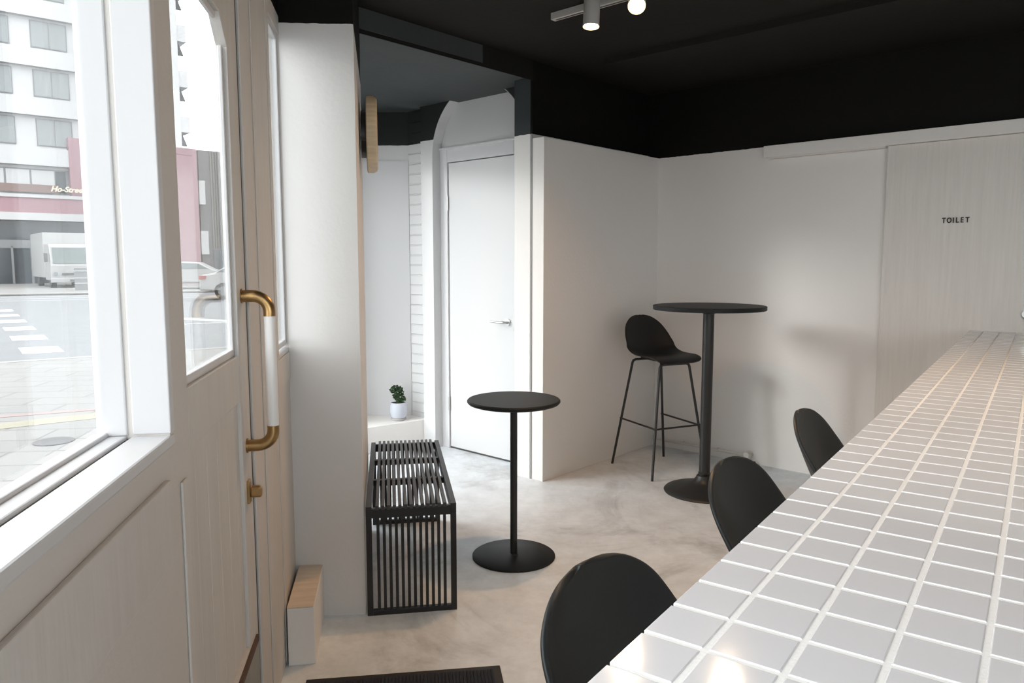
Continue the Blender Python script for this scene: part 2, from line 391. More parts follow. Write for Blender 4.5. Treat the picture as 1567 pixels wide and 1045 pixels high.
# pull handle: brass bends, white tube
hs, hy = -0.848, -0.066
hd = MB()
def arc_pts(sign, zc):
    pts = [(hs, 0.006, zc), (hs, hy+0.04, zc)]
    for k in range(1, 9):
        a = k/8*math.pi/2
        pts.append((hs, hy+0.04-0.04*math.sin(a), zc - sign*0.04*(1-math.cos(a))))
    pts.append((hs, hy, zc - sign*0.052))
    return pts
h = MB().tube([(hs, hy, 1.235), (hs, hy, 0.92)], 0.0145, 20).build('handle', M_HWHITE, dr)
for sg, zc, lab in ((1, 1.272, 'brass upper bend'), (-1, 0.882, 'brass lower bend')):
    b = MB().tube(arc_pts(sg, zc), 0.0155, 20).build('handle_bend', M_BRASS, h); b['label'] = lab
    MB().tube([(hs, 0.010, zc), (hs, -0.002, zc)], 0.019, 20).build('handle_collar', M_BRASS, h)
lk = MB().box(-0.872,-0.842,-0.005,0.006,0.732,0.792).build('latch_plate', M_BRASS, dr, bevel=0.002)
MB().box(-0.870,-0.846,-0.034,-0.004,0.747,0.777).build('latch_knob', M_BRASS, lk, bevel=0.006)
# dark rebate between leaf and jamb
box('door_rebate', (-0.792,-0.785,0.001,0.04,0.0,2.12), M_SLOT, dr)

# pillar beside the street wall
struct(MB().prism([K, (-0.566,2.758), (-0.724,3.67), (-1.0,3.70)], 0, CE).build('wall_pillar', M_PIL), 'white pillar wall, black above')

# stub wall (right of the passage)
struct(box('wall_middle', (0, 1.36, 0, 0.14, 0, CE), M_WB, loc=PB, yaw=BYAW, bevel=0), 'stub wall with a black upper part')
struct(box('wall_middle_lining', (0, 1.29, -0.093, -0.001, 0, 2.094), M_WALL, loc=PB, yaw=BYAW, bevel=0.002), 'white lining of the stub wall')
box_tr = MB().box(-0.004, 0.0, -0.002, 0.010, 0, 2.12)
struct(box_tr.build('trim_3', mat('shadow_gap_grey',(0.30,0.30,0.30),0.7), loc=PB, yaw=BYAW), 'narrow joint between lining and stub wall')
struct(box('wall_middle_jamb', (-0.004, 0.0, 0.012, 0.14, 0, 2.45), two_tone('white_daylit_black_jamb', 2.12, black=(0.050,0.058,0.060)), loc=PB, yaw=BYAW), 'end of the stub wall, black lightened for daylight above white')  # same black paint as the wall, lightened here for daylight
struct(box('trim_8', (-1.28, 0.0, -0.005, -0.001, 2.43, CE), M_BLACK, loc=PB, yaw=BYAW), 'black fascia over the passage opening')
# far wall
struct(box('wall_back', (-0.30, 3.45, 0, 0.12, 0, CE), M_WA, loc=PA, yaw=AYAW), 'far wall, white with a black upper part')
struct(MB().prism([(3.42,3.35),(3.30,3.35),(3.30,-1.5),(3.42,-1.5)][::-1], 0, CE).build('wall_right', mat('beige_plaster',(0.34,0.31,0.28),0.7)), 'wall behind the counter')
struct(MB().box(-0.25,-0.05,-1.52,-1.4,0,CE).box(3.15,3.45,-1.52,-1.4,0,CE).box(-0.05,3.15,-1.52,-1.4,0,0.12).box(-0.05,3.15,-1.52,-1.4,2.42,CE).build('wall_front', M_WALL), 'wall behind the viewer')
wr = struct_root('fill_window', (0,0), 90, 'unseen window added behind the viewer for fill light')  # not seen, added to fill the room with daylight from behind
MB().box(-0.05,0.0,-1.48,-1.43,0.12,2.42).box(3.1,3.15,-1.48,-1.43,0.12,2.42).box(0.0,3.1,-1.48,-1.43,0.12,0.17).box(0.0,3.1,-1.48,-1.43,2.37,2.42).box(1.52,1.58,-1.48,-1.43,0.17,2.37).build('window_frame', M_TRIM, wr)
box('window_pane', (-0.005,3.105,-1.458,-1.454,0.165,2.375), M_GLASS, wr)
# shallow black ceiling beam
a = R(AYAW); dA = (math.sin(a), math.cos(a)); nA = (dA[1], -dA[0])
struct(box('trim_4', (-0.1, 3.2, 0.0, 0.16, CE-0.035, CE), M_BLACK, loc=(0.62,4.45), yaw=AYAW), 'shallow black ceiling beam')

# passage: back wall, brick pilaster, ledge, arched door wall
mb = MB(); mb.box(-1.42, -0.765, 5.62, 5.74, 0, CE)
struct(mb.build('wall_passage', M_VEST), 'white end wall of the passage')
struct(MB().box(-1.40, -0.766, 5.609, 5.62, 0.19, 2.10).build('trim_5', M_TRIM), 'white board on the passage end wall')
pyaw = math.degrees(math.atan2(0.13,-0.12))
struct(MB().prism([(0,0),(0.177,0),(0.177,0.052),(0.1,0.16),(0,0.16)], 0, 2.46).build('wall_pilaster', M_BRICK, loc=(-0.775,5.625), yaw=132.7), 'white painted brick pilaster')
struct(MB().prism([(-1.215,5.03), (-0.652,5.452), (-0.648,5.50), (-0.775,5.62), (-1.33,5.62)], 0, 0.19).build('trim_6', M_WALL, bevel=0.003), 'low white ledge in the passage')

# wall with the arched opening (local x along, y behind)
FY = -0.080
cxA, rA, hA = 0.38, 0.446, 2.088
mb = MB()
n = 28
arc = [(cxA + rA*math.cos(math.pi*k/n), hA + rA*math.sin(math.pi*k/n)) for k in range(n+1)]
left = [(-0.19,0), (cxA-rA,0)] + [p for p in arc[::-1] if p[0] <= cxA+1e-6] + [(cxA, CE), (-0.19, CE)]
right = [(cxA+rA,0), (0.865,0), (0.865,CE), (cxA,CE)] + [p for p in arc[::-1] if p[0] >= cxA-1e-6]
for poly in (left, right): mb.prism_y(poly, FY, FY+0.13)
wd = struct(mb.build('wall_door', M_VEST, loc=PD, yaw=DYAW), 'white wall with an arched door opening, black above')
# white reveal lining of the arch
mb = MB()
rev = [(cxA-rA,0)] + arc[::-1] + [(cxA+rA,0)]
for p, q in zip(rev, rev[1:]):
    def inn(t): 
        v = Vector((cxA-t[0], (hA-t[1]) if t[1] > hA else 0)); v.normalize(); return (t[0]+v.x*0.004, t[1]+v.y*0.004)
    a0 = [mb.bm.verts.new((p[0], FY-0.002, p[1])), mb.bm.verts.new((q[0], FY-0.002, q[1])), mb.bm.verts.new((q[0], FY+.1, q[1])), mb.bm.verts.new((p[0], FY+.1, p[1]))]
    ip, iq = inn(p), inn(q)
    b0 = [mb.bm.verts.new((ip[0], FY-0.002, ip[1])), mb.bm.verts.new((iq[0], FY-0.002, iq[1])), mb.bm.verts.new((iq[0], FY+.1, iq[1])), mb.bm.verts.new((ip[0], FY+.1, ip[1]))]
    mb._f(a0); mb._f(b0)
    for i in range(4): mb._f([a0[i], a0[(i+1)%4], b0[(i+1)%4], b0[i]])
struct(mb.build('trim_7', M_TRIM, loc=PD, yaw=DYAW), 'white lining of the arched opening')

# arched interior door
dr = struct_root('door_2', PD, DYAW, 'white flush door under an arched panel')
xl, xr = cxA-rA+0.003, cxA+rA-0.003
mb = MB()
mb.box(xl, 0.012, -0.012, 0.03, 0, 2.155); mb.box(0.652, xr, -0.012, 0.03, 0, 2.155); mb.box(0.012, 0.652, -0.012, 0.03, 2.052, 2.155)
mb.box(xl, xr, -0.022, 0.03, 2.140, 2.155)
mb.build('door_frame', M_TRIM, dr, bevel=0.003)
pn = [p for p in [(cxA + (rA-.004)*math.cos(math.pi*k/n), hA + (rA-.004)*math.sin(math.pi*k/n)) for k in range(n+1)] if p[1] > 2.16]
MB().prism_y([(pn[0][0], 2.155)] + pn + [(pn[-1][0], 2.155)], 0.0, 0.02).build('transom_panel', M_INDOOR, dr)
MB().box(0.012, 0.652, 0.002, 0.03, 0.0, 0.012).build('under_door_shade', M_SLOT, dr)  # dark strip for the shade under the leaf, also stops a light leak
MB().box(xl, xr, 0.05, 0.07, 0.0, 2.545).build('light_leak_board', M_TRIM, dr)  # added behind the door to stop sky light leaking through
leaf = MB().box(0.016, 0.648, 0.0, 0.036, 0.012, 2.047).build('door_leaf', M_INDOOR, dr, bevel=0.002)
for z in (0.28, 1.72):
    MB().tube([(0.012, -0.008, z), (0.012, -0.008, z+0.10)], 0.0075, 10).build('hinge', M_STEEL, dr)
hk = MB().tube([(0.59, 0.0, 0.955), (0.59, -0.008, 0.955)], 0.024, 24).build('lever_handle', M_STEEL, leaf)
MB().tube([(0.59,-0.008,0.955),(0.59,-0.045,0.955),(0.578,-0.052,0.955),(0.47,-0.052,0.957)], [0.009,0.009,0.009,0.006], 12).build('lever', M_STEEL, dr)
MB().box(0.6485,0.655,-0.0135,-0.004,0.90,1.05).build('latch_plate', M_STEEL, dr)

# sliding door with its rail on the far wall
dr = struct_root('door_3', PA, AYAW, 'white wood-grain sliding door')
MB().box(1.54, 2.75, -0.034, -0.006, 0.008, 2.02).build('door_leaf', M_GRAIN, dr, bevel=0.002)
MB().box(0.803, 2.75, -0.058, -0.002, 2.022, 2.092).build('door_rail', M_WALL, dr, bevel=0.002)
MB().box(0.83, 1.53, -0.05, -0.012, 2.010, 2.022).build('rail_channel', M_PIPE, dr)
MB().lathe([(0,0),(0.03,0),(0.03,0.005),(0.024,0.006),(0.022,0.002),(0,0.002)], 32).xf(Matrix.Translation((2.262,-0.034,1.085)) @ Matrix.Rotation(R(90),4,'X')).build('recessed_pull', M_STEEL, dr)

# lettering, a mesh per letter
def text_mesh(ch, size, depth, font_shear=0.0):
    cu = bpy.data.curves.new('txt', 'FONT'); cu.body = ch; cu.size = size; cu.extrude = depth/2; cu.shear = font_shear
    cu.offset = size*0.03
    o = bpy.data.objects.new('txt', cu); COL.objects.link(o)
    dg = bpy.context.evaluated_depsgraph_get(); dg.update()
    me = bpy.data.meshes.new_from_object(o.evaluated_get(dg))
    bpy.data.objects.remove(o); return me
def lettering(root, word, xs, z, y, size, depth, m, shear=0.0):
    for ch, x in zip(word, xs):
        me = text_mesh(ch, size, depth, shear); me.materials.clear(); me.materials.append(m)
        me.name = 'letter'
        o = bpy.data.objects.new('letter', me); COL.objects.link(o); o.parent = root
        o.location = (x, y, z); o.rotation_euler = (R(90), 0, 0); o.scale = (0.74, 1, 1)
sg = thing('toilet_lettering', 'small black TOILET lettering on the grained sliding door', 'sign', (*PA, 0), AYAW)
lettering(sg, 'TOILET', [1.840, 1.863, 1.892, 1.907, 1.930, 1.954], 1.572, -0.0375, 0.040, 0.005, M_LETTER)

# pipe and fitting along the far wall
pp = thing('wall_pipe', 'thin white pipe with a round fitting along the foot of the far wall', 'pipe', PA, AYAW)
MB().tube([(0.0,-0.022,0.055), (0.735,-0.022,0.055)], 0.009, 10).build('pipe', M_PIPE, pp)
for x in (0.25, 0.52): MB().box(x, x+0.014, -0.034, 0.0, 0.043, 0.067).build('pipe_clip', M_PIPE, pp, bevel=0.002)
MB().lathe([(0,0),(0.026,0),(0.028,0.01),(0.018,0.016),(0.018,0.03),(0.024,0.034),(0.02,0.05),(0,0.052)], 20).xf(Matrix.Translation((0.752,0.0,0.06)) @ Matrix.Rotation(R(90),4,'X')).build('pipe_fitting', M_PIPE, pp)
tag(MB().lathe([(0,0),(0.012,0),(0.012,0.018),(0.008,0.024),(0,0.024)], 16).build('floor_stop', M_RUBBER, loc=(1.058+0.735*0.80-.02, 5.455-0.678*0.80-.022, 0)), 'tiny black rubber stop on the floor by the far wall pipe', 'door stop')

# ------------------------------------------------------------------ things
# round pale wall lamp on the pillar side
nx = (0.986, 0.168)
wl = thing('wall_lamp', 'round pale wood disc lamp on a black mount, on the pillar side', 'wall lamp', (-0.6605, 3.34, 1.912), -9.7)
def disc_y(prof): return MB().lathe(prof, 56).xf(Matrix.Rotation(R(90),4,'X'))
disc_y([(0,0),(0.10,0),(0.10,0.024),(0,0.024)]).build('mount', M_METAL, wl)
disc_y([(0,0.024),(0.158,0.024),(0.164,0.028),(0.164,0.052),(0.156,0.066),(0.146,0.070),(0,0.070)]).build('lamp_shade', M_WOODRIM, wl)

# plant
pl = thing('potted_plant', 'small curly green plant in a pale pot on the low ledge', 'plant', (-0.842, 5.44, 0.19))
MB().lathe([(0,0.0),(0.050,0.0),(0.055,0.006),(0.055,0.018),(0.048,0.020),(0,0.020)], 40).build('saucer', M_SAUCER, pl)
MB().lathe([(0,0.018),(0.047,0.018),(0.056,0.03),(0.064,0.065),(0.062,0.10),(0.054,0.132),(0.050,0.132),(0.056,0.10),(0.057,0.06),(0.040,0.03),(0,0.03)], 48).build('pot', M_POT, pl)
MB().lathe([(0,0.121),(0.052,0.121),(0.050,0.127),(0,0.127)][::1], 32).build('soil', M_SOIL, pl)
st = MB()
st.tube([(0,0,0.12),(0.0,0,0.16),(-0.008,0,0.20)], [0.010,0.009,0.007], 8); st.tube([(0.01,0,0.12),(0.03,0,0.155)], 0.007, 8)
st.build('stem', M_STEM, pl)
fo = MB()
rnd = random.Random(3)
blobs = [((-0.006,0,0.215),0.037),((-0.038,0.004,0.222),0.022),((0.012,0.006,0.200),0.026),((-0.012,-0.012,0.180),0.024),((0.004,-0.01,0.155),0.022),((0.036,-0.004,0.158),0.021),((-0.02,0.0,0.240),0.022),((0.014,0.0,0.232),0.02)]
for c, r in blobs:
    for k in range(int(46*r/0.02)):
        th = rnd.random()*2*math.pi; ph = math.acos(rnd.uniform(-1,1))
        d = Vector((math.sin(ph)*math.cos(th), math.sin(ph)*math.sin(th), math.cos(ph)))
        t = d.orthogonal().normalized(); t.rotate(Matrix.Rotation(rnd.random()*6.28, 3, d)); b_ = d.cross(t)
        p = Vector(c) + d*r*rnd.uniform(0.45,0.95); L = 0.011*rnd.uniform(.7,1.2); W = 0.007
        rows = []
        for i in range(4):
            u = i/3; cpt = p + d*(L*u*0.9) + t*(L*math.sin(u*2.4)*0.7); wv = W*math.sin(math.pi*(0.18+0.72*u))
            rows.append([fo.bm.verts.new(cpt + b_*wv - d*wv*.35), fo.bm.verts.new(cpt + d*0.0012), fo.bm.verts.new(cpt - b_*wv - d*wv*.35)])
        for a_, c_ in zip(rows, rows[1:]):
            for j in range(2): fo._f([a_[j], a_[j+1], c_[j+1], c_[j]], True)
fo_o = fo.build('foliage', M_LEAF, pl)
sm = fo_o.modifiers.new('thick','SOLIDIFY'); sm.thickness = 0.0009

# slatted bench
M_BSLAT = mat('skylit_slat_metal', (0.045, 0.046, 0.048), 0.42)  # bench black made lighter for the sky reflected on the slats
bn = thing('slatted_bench', 'black slatted metal bench standing against the white pillar', 'bench', (-0.556,2.742,0), -9.4)
BL, BW, BH = 1.035, 0.345, 0.432   # local x: along, local y: towards the wall ; right side at -y
fr = MB()
for y in (-BW, -0.022):
    fr.box(0.0, BL, y, y+0.022, BH-0.04, BH)
for x in (0.0, BL-0.022):
    fr.box(x, x+0.022, -BW+0.022, -0.022, BH-0.045, BH-0.008)
    fr.box(x, x+0.022, -BW, -BW+0.022, 0, BH-0.04); fr.box(x, x+0.022, -0.022, 0, 0, BH-0.04)
    fr.box(x, x+0.022, -BW+0.022, -0.022, 0.0, 0.020)
fr.build('frame', M_BENCH, bn, bevel=0.0015)
for k in range(13):
    y = -BW+0.022 + (k+1)*(BW-0.044)/14
    MB().box(-0.004, BL+0.002, y-0.0062, y+0.0062, BH-0.012, BH+0.005).build('seat_slat', M_BSLAT, bn, bevel=0.001)
for x in (0.38, 0.71):
    MB().box(x, x+0.025, -BW+0.022, -0.022, BH-0.034, BH-0.009).build('crossbar', M_BENCH, bn)
for x in (0.006, BL-0.016):
    for k in range(12):
        y = -BW+0.022 + (k+1)*(BW-0.044)/13
        MB().box(x, x+0.010, y-0.0058, y+0.0058, 0.020, BH-0.045).build('end_bar', M_BENCH, bn)

# raw-topped box by the street wall
bx = thing('low_box', 'small white box with a bare wood top, between street wall and pillar', 'box', K, WYAW)
MB().box(-0.362,-0.004,-0.102,-0.014,0,0.201).build('body', M_WALL, bx, bevel=0.002)
MB().box(-0.362,-0.004,-0.100,-0.014,0.201,0.205).build('top', M_RAW, bx)

# small round table
tb = thing('round_table', 'small round charcoal table on a flat disc base beside the bench', 'table', (0.008,3.335,0))
MB().lathe([(0,0.0),(0.192,0.0),(0.192,0.006),(0.188,0.009),(0.02,0.009),(0,0.009)], 72).build('base', M_TOP, tb)
MB().lathe([(0.022,0.009),(0.0165,0.013),(0.0165,0.715)], 28).build('pole', M_METAL, tb)
MB().lathe([(0,0.715),(0.19,0.715),(0.205,0.720),(0.212,0.728),(0.212,0.734),(0.207,0.739),(0,0.739)], 72).build('tabletop', M_TOP, tb)

# high round table
tb = thing('high_table', 'high round black pedestal table in the corner by the bar stool', 'table', (1.141,4.309,0))
MB().lathe([(0,0),(0.232,0),(0.235,0.006),(0.228,0.014),(0.17,0.030),(0.10,0.045),(0.065,0.062),(0.05,0.085),(0.044,0.10),(0.036,0.103),(0,0.103)], 72).build('base', M_METAL, tb)
MB().lathe([(0.033,0.10),(0.036,0.108),(0.036,0.116),(0.032,0.12),(0.032,1.062)], 32).build('pole', M_METAL, tb)
MB().lathe([(0.032,1.06),(0.036,1.06),(0.062,1.082),(0,1.082)], 32).build('collar', M_METAL, tb)
MB().lathe([(0,1.082),(0.316,1.082),(0.320,1.085),(0.320,1.104),(0.317,1.107),(0,1.107)], 80).build('tabletop', M_TOP, tb)

# stools -------------------------------------------------------------
def shell_mesh(name, material, parent, H, WM=1.0, narrow=False):
    """one moulded shell, local +x faces forward, seat height H"""
    prof = [(0.215,-0.030),(0.195,-0.012),(0.14,-0.004),(0.06,-0.010),(-0.02,-0.016),(-0.09,-0.012),(-0.145,0.008),(-0.180,0.048),(-0.204,0.105),(-0.222,0.158),(-0.238,0.206),(-0.251,0.249)]
    wid = [w_*WM for w_ in (0.160,0.182,0.192,0.196,0.200,0.202,0.203,0.201,0.196,0.187,0.174,0.152)]
    if narrow: wid = [a_*b_ for a_, b_ in zip(wid, (1,1,1,1,1,1,1,.98,.95,.89,.83,.80))]
    cup = [0.000,0.004,0.010,0.016,0.026,0.042,0.060,0.066,0.052,0.036,0.024,0.016]
    def samp(arr, t):
        i = t*(len(arr)-1); k = min(int(i), len(arr)-2); f = i-k
        p0, p1, p2, p3 = (arr[max(k-1,0)], arr[k], arr[k+1], arr[min(k+2,len(arr)-1)])
        g = lambda a,b,c,d: 0.5*((2*b)+(-a+c)*f+(2*a-5*b+4*c-d)*f*f+(-a+3*b-3*c+d)*f**3)
        return g(p0,p1,p2,p3)
    px = [p[0] for p in prof]; pz = [p[1] for p in prof]
    NV, NU = 44, 20
    mb = MB(); g = []
    for j in range(NV+1):
        v = j/NV; v = 1-(1-v)**1.35
        x, z = samp(px, v), samp(pz, v)
        e = 1e-3; tx = samp(px, min(1,v+e))-samp(px, max(0,v-e)); tz = samp(pz, min(1,v+e))-samp(pz, max(0,v-e))
        l = math.hypot(tx, tz) or 1; nxv, nzv = tz/l, -tx/l     # forward / up side
        wv = samp(wid, v)
        ends = 1.0
        if v > 0.72: t = (v-0.72)/0.28; ends = max(0.0, 1-t**3.4)**(1/2.2)
        if v < 0.10: t = 1-v/0.10; ends = max(0.0, 1-(0.93*t)**3.0)**(1/3.0)
        ends = max(ends, 0.10)
        row = []
        for i in range(NU+1):
            u = -1+2*i/NU
            c = samp(cup, v)*abs(u)**2.2*(0.35+0.65*ends)
            row.append(mb.bm.verts.new((x+nxv*c, u*wv*ends, H+z+nzv*c)))
        g.append(row)
    for a_, b_ in zip(g, g[1:]):
        for i in range(NU): mb._f([a_[i], a_[i+1], b_[i+1], b_[i]], True)
    o = mb.build(name, material, parent)
    s = o.modifiers.new('thick', 'SOLIDIFY'); s.thickness = 0.011; s.offset = -1
    s2 = o.modifiers.new('sub', 'SUBSURF'); s2.levels = 1; s2.render_levels = 1
    return o
def make_stool(name, label, H, shellmat, feet, top, group=None, WM=1.0, narrow=False):
    t = thing(name, label, 'stool', (0,0,0), 0, group)
    shell_mesh('seat_shell', shellmat, t, H, WM, narrow)
    (fx, fy), (txx, ty) = feet, top
    zt = H-0.038; r = 0.0085
    def leg(sx, sy):
        p0 = Vector((sx*fx, sy*fy, 0)); p1 = Vector((sx*txx, sy*ty, zt-0.02))
        return p0, p1
    for sx in (1,-1):
        for sy in (1,-1):
            p0, p1 = leg(sx, sy)
            d = (p1-p0).normalized()
            mb = MB().tube([p0, p1-d*0.02, p1, (p1 + Vector((0,-sy*0.008,0.014))), (sx*txx, sy*(ty-0.026), zt)], r, 12)
            mb.build('leg', M_METAL, t)
        MB().tube([(sx*txx, ty-0.024, zt), (sx*txx, -(ty-0.024), zt)], r, 12).build('seat_frame', M_METAL, t)
    MB().box(-txx, txx, -0.05, 0.05, zt+0.004, zt+0.016).build('mounting_plate', M_METAL, t)
    zf = 0.315
    k = zf/(zt-0.02)
    rx, ry = fx+(txx-fx)*k, fy+(ty-fy)*k
    MB().tube([(-rx-0.012, ry, zf),(rx, ry, zf)], 0.006, 10).build('footrest', M_METAL, t)
    MB().tube([(rx, ry+0.012, zf),(rx, -ry-0.012, zf)], 0.006, 10).build('footrest', M_METAL, t)
    MB().tube([(rx, -ry, zf),(-rx-0.012, -ry, zf)], 0.006, 10).build('footrest', M_METAL, t)
    return t
bs = make_stool('bar_stool', 'tall black bar stool with thin legs, in the corner behind the high table', 0.752, M_BSHELL, (0.228,0.212), (0.15,0.115), None, 0.95, True)
bs.location = (0.967, 4.812, 0); bs.rotation_euler = (0,0,rotz(155))
cs = make_stool('counter_stool', 'nearest black counter stool, its back beside the tiled counter', 0.636, M_SHELL, (0.20,0.20), (0.14,0.115), 'black stools along the tiled counter', 1.03)
CS = [((0.305,0.985,0), 125.4), ((0.700,1.600,0), 126.5), ((1.120,2.215,0), 124.0)]
cs.location = CS[0][0]; cs.rotation_euler = (0,0,rotz(CS[0][1]))
dup(cs, CS[1][0], CS[1][1], 'middle black counter stool of the three along the tiled counter')
dup(cs, CS[2][0], CS[2][1], 'farthest black counter stool, its back in front of the far wall')

# floor mat
fm = thing('floor_mat', 'dark navy ribbed floor mat with black rubber edge', 'mat', (-0.041,2.383,0), 82.1+180)
# local x runs left along the back edge, local y runs towards the viewer
MB().box(0,0.635,0,0.90,0.0,0.006).build('rubber_border', M_RUBBER, fm, bevel=0.002)
mm = MB(); x = 0.028
while x < 0.605:
    mm.box(x, x+0.0075, 0.028, 0.872, 0.006, 0.0105); x += 0.0115
mm.build('carpet', M_MAT, fm)

# counter ------------------------------------------------------------
EX, EY, CYAW = 2.533, 4.094, 35.4      # far end of the left edge; local x points to the far wall, local -y over the counter
HC = 0.99; P = 0.0734; G = 0.0062; FIRST = 0.0645; XE = -0.115; X0 = -4.50
ct = thing('tiled_counter', 'long counter with a white square-tiled worktop running to the far wall', 'counter', (EX,EY,0), CYAW)
NCOL = 9
ys = [0.0]
yc = -FIRST
for i in range(NCOL): ys.append(yc); yc -= P
Wc = ys[-1]
struct_top = MB(); struct_top.box(X0, XE, Wc+0.002, -0.003, HC-0.045, HC-0.0011)
struct_top.build('worktop_grout', M_GROUT, ct)
# row joints: phase taken from the joint that meets the front edge near the viewer
PH = -3.778
tl = MB()
def tile(bm_, x0, x1, y0, y1):
    e = 0.0014
    zt = HC; zb = HC-0.008
    lv = [(0.0, zb), (0.0, zt-e), (e*0.3, zt-e*0.35), (e, zt)]
    rings = []
    for off, z in lv:
        rings.append([bm_.bm.verts.new(p) for p in ((x0+off,y0+off,z),(x1-off,y0+off,z),(x1-off,y1-off,z),(x0+off,y1-off,z))])
    for a_, b_ in zip(rings, rings[1:]):
        for i in range(4): bm_._f([a_[i], a_[(i+1)%4], b_[(i+1)%4], b_[i]], False)
    bm_._f(rings[-1])
k = -12
while True:
    xa = PH + k*P + G/2; xb = xa + P - G
    k += 1
    if xb < X0: continue
    if xa > XE - 0.005: break
    xa = max(xa, X0); xb = min(xb, XE)
    for c in range(NCOL):
        ya = ys[c+1] + (G/2); yb = ys[c] - (G/2 if c else 0)
        tile(tl, xa, xb, ya, yb)
    # front face tile under the edge
    tl.box(xa, xb, -0.003, 0.0, HC-0.042, HC-0.0085)
tl.build('tile_surface', M_TILE, ct)
box('base_panel', (X0+0.03, XE-0.05, -0.56, -0.30, 0.0, HC-0.045), M_WALL, ct, bevel=0.003)

# track lighting ------------------------------------------------------
T0 = Vector((0.197,3.734,0)); TY = 132.7
tk = thing('light_track', 'white ceiling track holding the spotlights', 'light track', (T0.x,T0.y,CE), TY)
MB().box(0,2.2,-0.017,0.017,-0.032,0.0).build('rail', M_TRACK, tk, bevel=0.002)
MB().box(0.02,2.18,-0.0045,0.0045,-0.0335,-0.0315).build('slot', M_SLOT, tk)
def spot(label, along, tilt_dir, tilt, power, T0=T0, col=(1.0,0.72,0.47), cone=150, group='white spotlights on the ceiling track'):
    """spot housing; axis leans by tilt degrees from straight down towards tilt_dir (yaw)"""
    d = Vector((math.sin(R(TY)), math.cos(R(TY)), 0)); side = Vector((-0.678,-0.735,0))
    base = T0 + d*along + side*0.078
    r = thing('spotlight', label, 'spotlight', (base.x, base.y, 2.475), None, group)
    ax = Vector((math.sin(R(tilt_dir))*math.sin(R(tilt)), math.cos(R(tilt_dir))*math.sin(R(tilt)), -math.cos(R(tilt))))
    q = Vector((0,0,-1)).rotation_difference(ax).to_matrix().to_4x4()
    MB().lathe([(0.030,-0.064),(0.037,-0.070),(0.0385,-0.066),(0.0365,-0.06),(0.0365,0.055),(0.033,0.06),(0,0.06)], 40).xf(q).build('housing', M_LAMP, r)
    MB().lathe([(0,-0.062),(0.034,-0.062),(0.034,-0.058),(0,-0.058)][::-1], 32).xf(q).build('lens', M_BULB, r)
    MB().tube([(0,0,0.03), (0.678*0.045,0.735*0.045,0.048), (0.678*0.060,0.735*0.060,0.048)], 0.008, 10).build('arm', M_LAMP, r)
    ld = bpy.data.lights.new('lamp','SPOT'); ld.energy = power; ld.color = col; ld.spot_size = R(cone); ld.spot_blend = 1.0; ld.shadow_soft_size = 0.03
    lo = bpy.data.objects.new('lamp', ld); COL.objects.link(lo); lo.parent = r
    lo.location = ax*0.075; lo.rotation_euler = Vector((0,0,-1)).rotation_difference(ax).to_euler()
    return r
spot('leftmost white cylinder spotlight on the track, pointing straight down', 0.29, 200, 7, 22, col=(1.0,0.52,0.22))
spot('second white spotlight from the left, turned to face the viewer', 0.53, 190, 48, 10)
spot('third spotlight on the track, almost cut off by the top of the photo', 1.02, 165, 18, 14)

spot('added fourth fill spotlight on the first track, past the right edge of the photo', 2.12, 165, 20, 6)  # unseen lamp added for extra light
T1 = Vector((0.35, 2.05, 0))  # unseen second track, added to brighten floor and counter
tk = thing('light_track', 'second white ceiling track added for fill light, above the near stools and the viewer', 'light track', (T1.x,T1.y,CE), TY)
MB().box(0,2.0,-0.017,0.017,-0.032,0.0).build('rail', M_TRACK, tk, bevel=0.002)
for al, lb in ((0.15,'added fill spotlight at the window end of the second ceiling track'), (0.85,'added fill spotlight in the middle of the second ceiling track'), (1.6,'added fill spotlight over the tiled counter on the second ceiling track')):
    spot(lb, al, 40, 14, 4, T1, (1.0,0.90,0.80), 125, 'added fill spotlights on the second ceiling track')

# ------------------------------------------------------------------ outside
struct(MB().box(-9,7,0.0,T,CE+0.1,8.5).build('wall_sky_block', M_WALL, loc=K, yaw=WYAW), 'unseen upper wall over the cafe, added to block sky light')  # added to keep half the sky off the near pavement
GZ = -0.15
def flat(pts, z0, z1): return MB().prism(pts, z0, z1)
def yd(yaw): return Vector((math.sin(R(yaw)), math.cos(R(yaw))))
# pavement edge along the near kerb: line through (-6.62,11.76) and (-7.63,11.0)
ke = Vector((-6.9,11.55)); kd = yd(53)
far0 = Vector((-21.5,33.9)); fd = yd(62)
def quad(a, b, c, d): return [tuple(a), tuple(b), tuple(c), tuple(d)]
pv = [(9.0,-12.0), (9.0,-1.6), (-0.42,-1.6), (-1.02,2.8), (-1.62,6.3), (-1.6,8), tuple(ke+kd*26), tuple(ke-kd*30), (-30,-12)]
struct(flat(pv, GZ-0.1, GZ).build('sidewalk', M_PAVE), 'pale paved pavement outside the window')
struct(flat(quad(ke+kd*60, ke-kd*60, far0-fd*80, far0+fd*80), GZ-0.12, GZ-0.03).build('road', M_ROAD), 'grey street')
struct(flat(quad(ke+kd*26+Vector((0,0)), ke+kd*26+Vector((-.11,.14)), ke-kd*30+Vector((-.11,.14)), ke-kd*30), GZ-0.1, GZ+0.005).build('kerb', M_KERB), 'near kerb')
fn = Vector((-fd.y, fd.x))
struct(flat(quad(far0+fd*80, far0+fd*80+fn*60, far0-fd*60+fn*60, far0-fd*60), GZ-0.1, GZ+0.02).build('sidewalk_far', M_PAVE), 'far pavement')
struct(flat(quad(far0+fd*80-fn*.0, far0+fd*80+fn*0.5, far0-fd*60+fn*0.5, far0-fd*60), GZ-0.1, GZ+0.06).build('kerb_far', M_KERB), 'far kerb')
rdz = GZ-0.03
rmarks = struct(bpy.data.objects.new('road_markings', None)); COL.objects.link(rmarks)
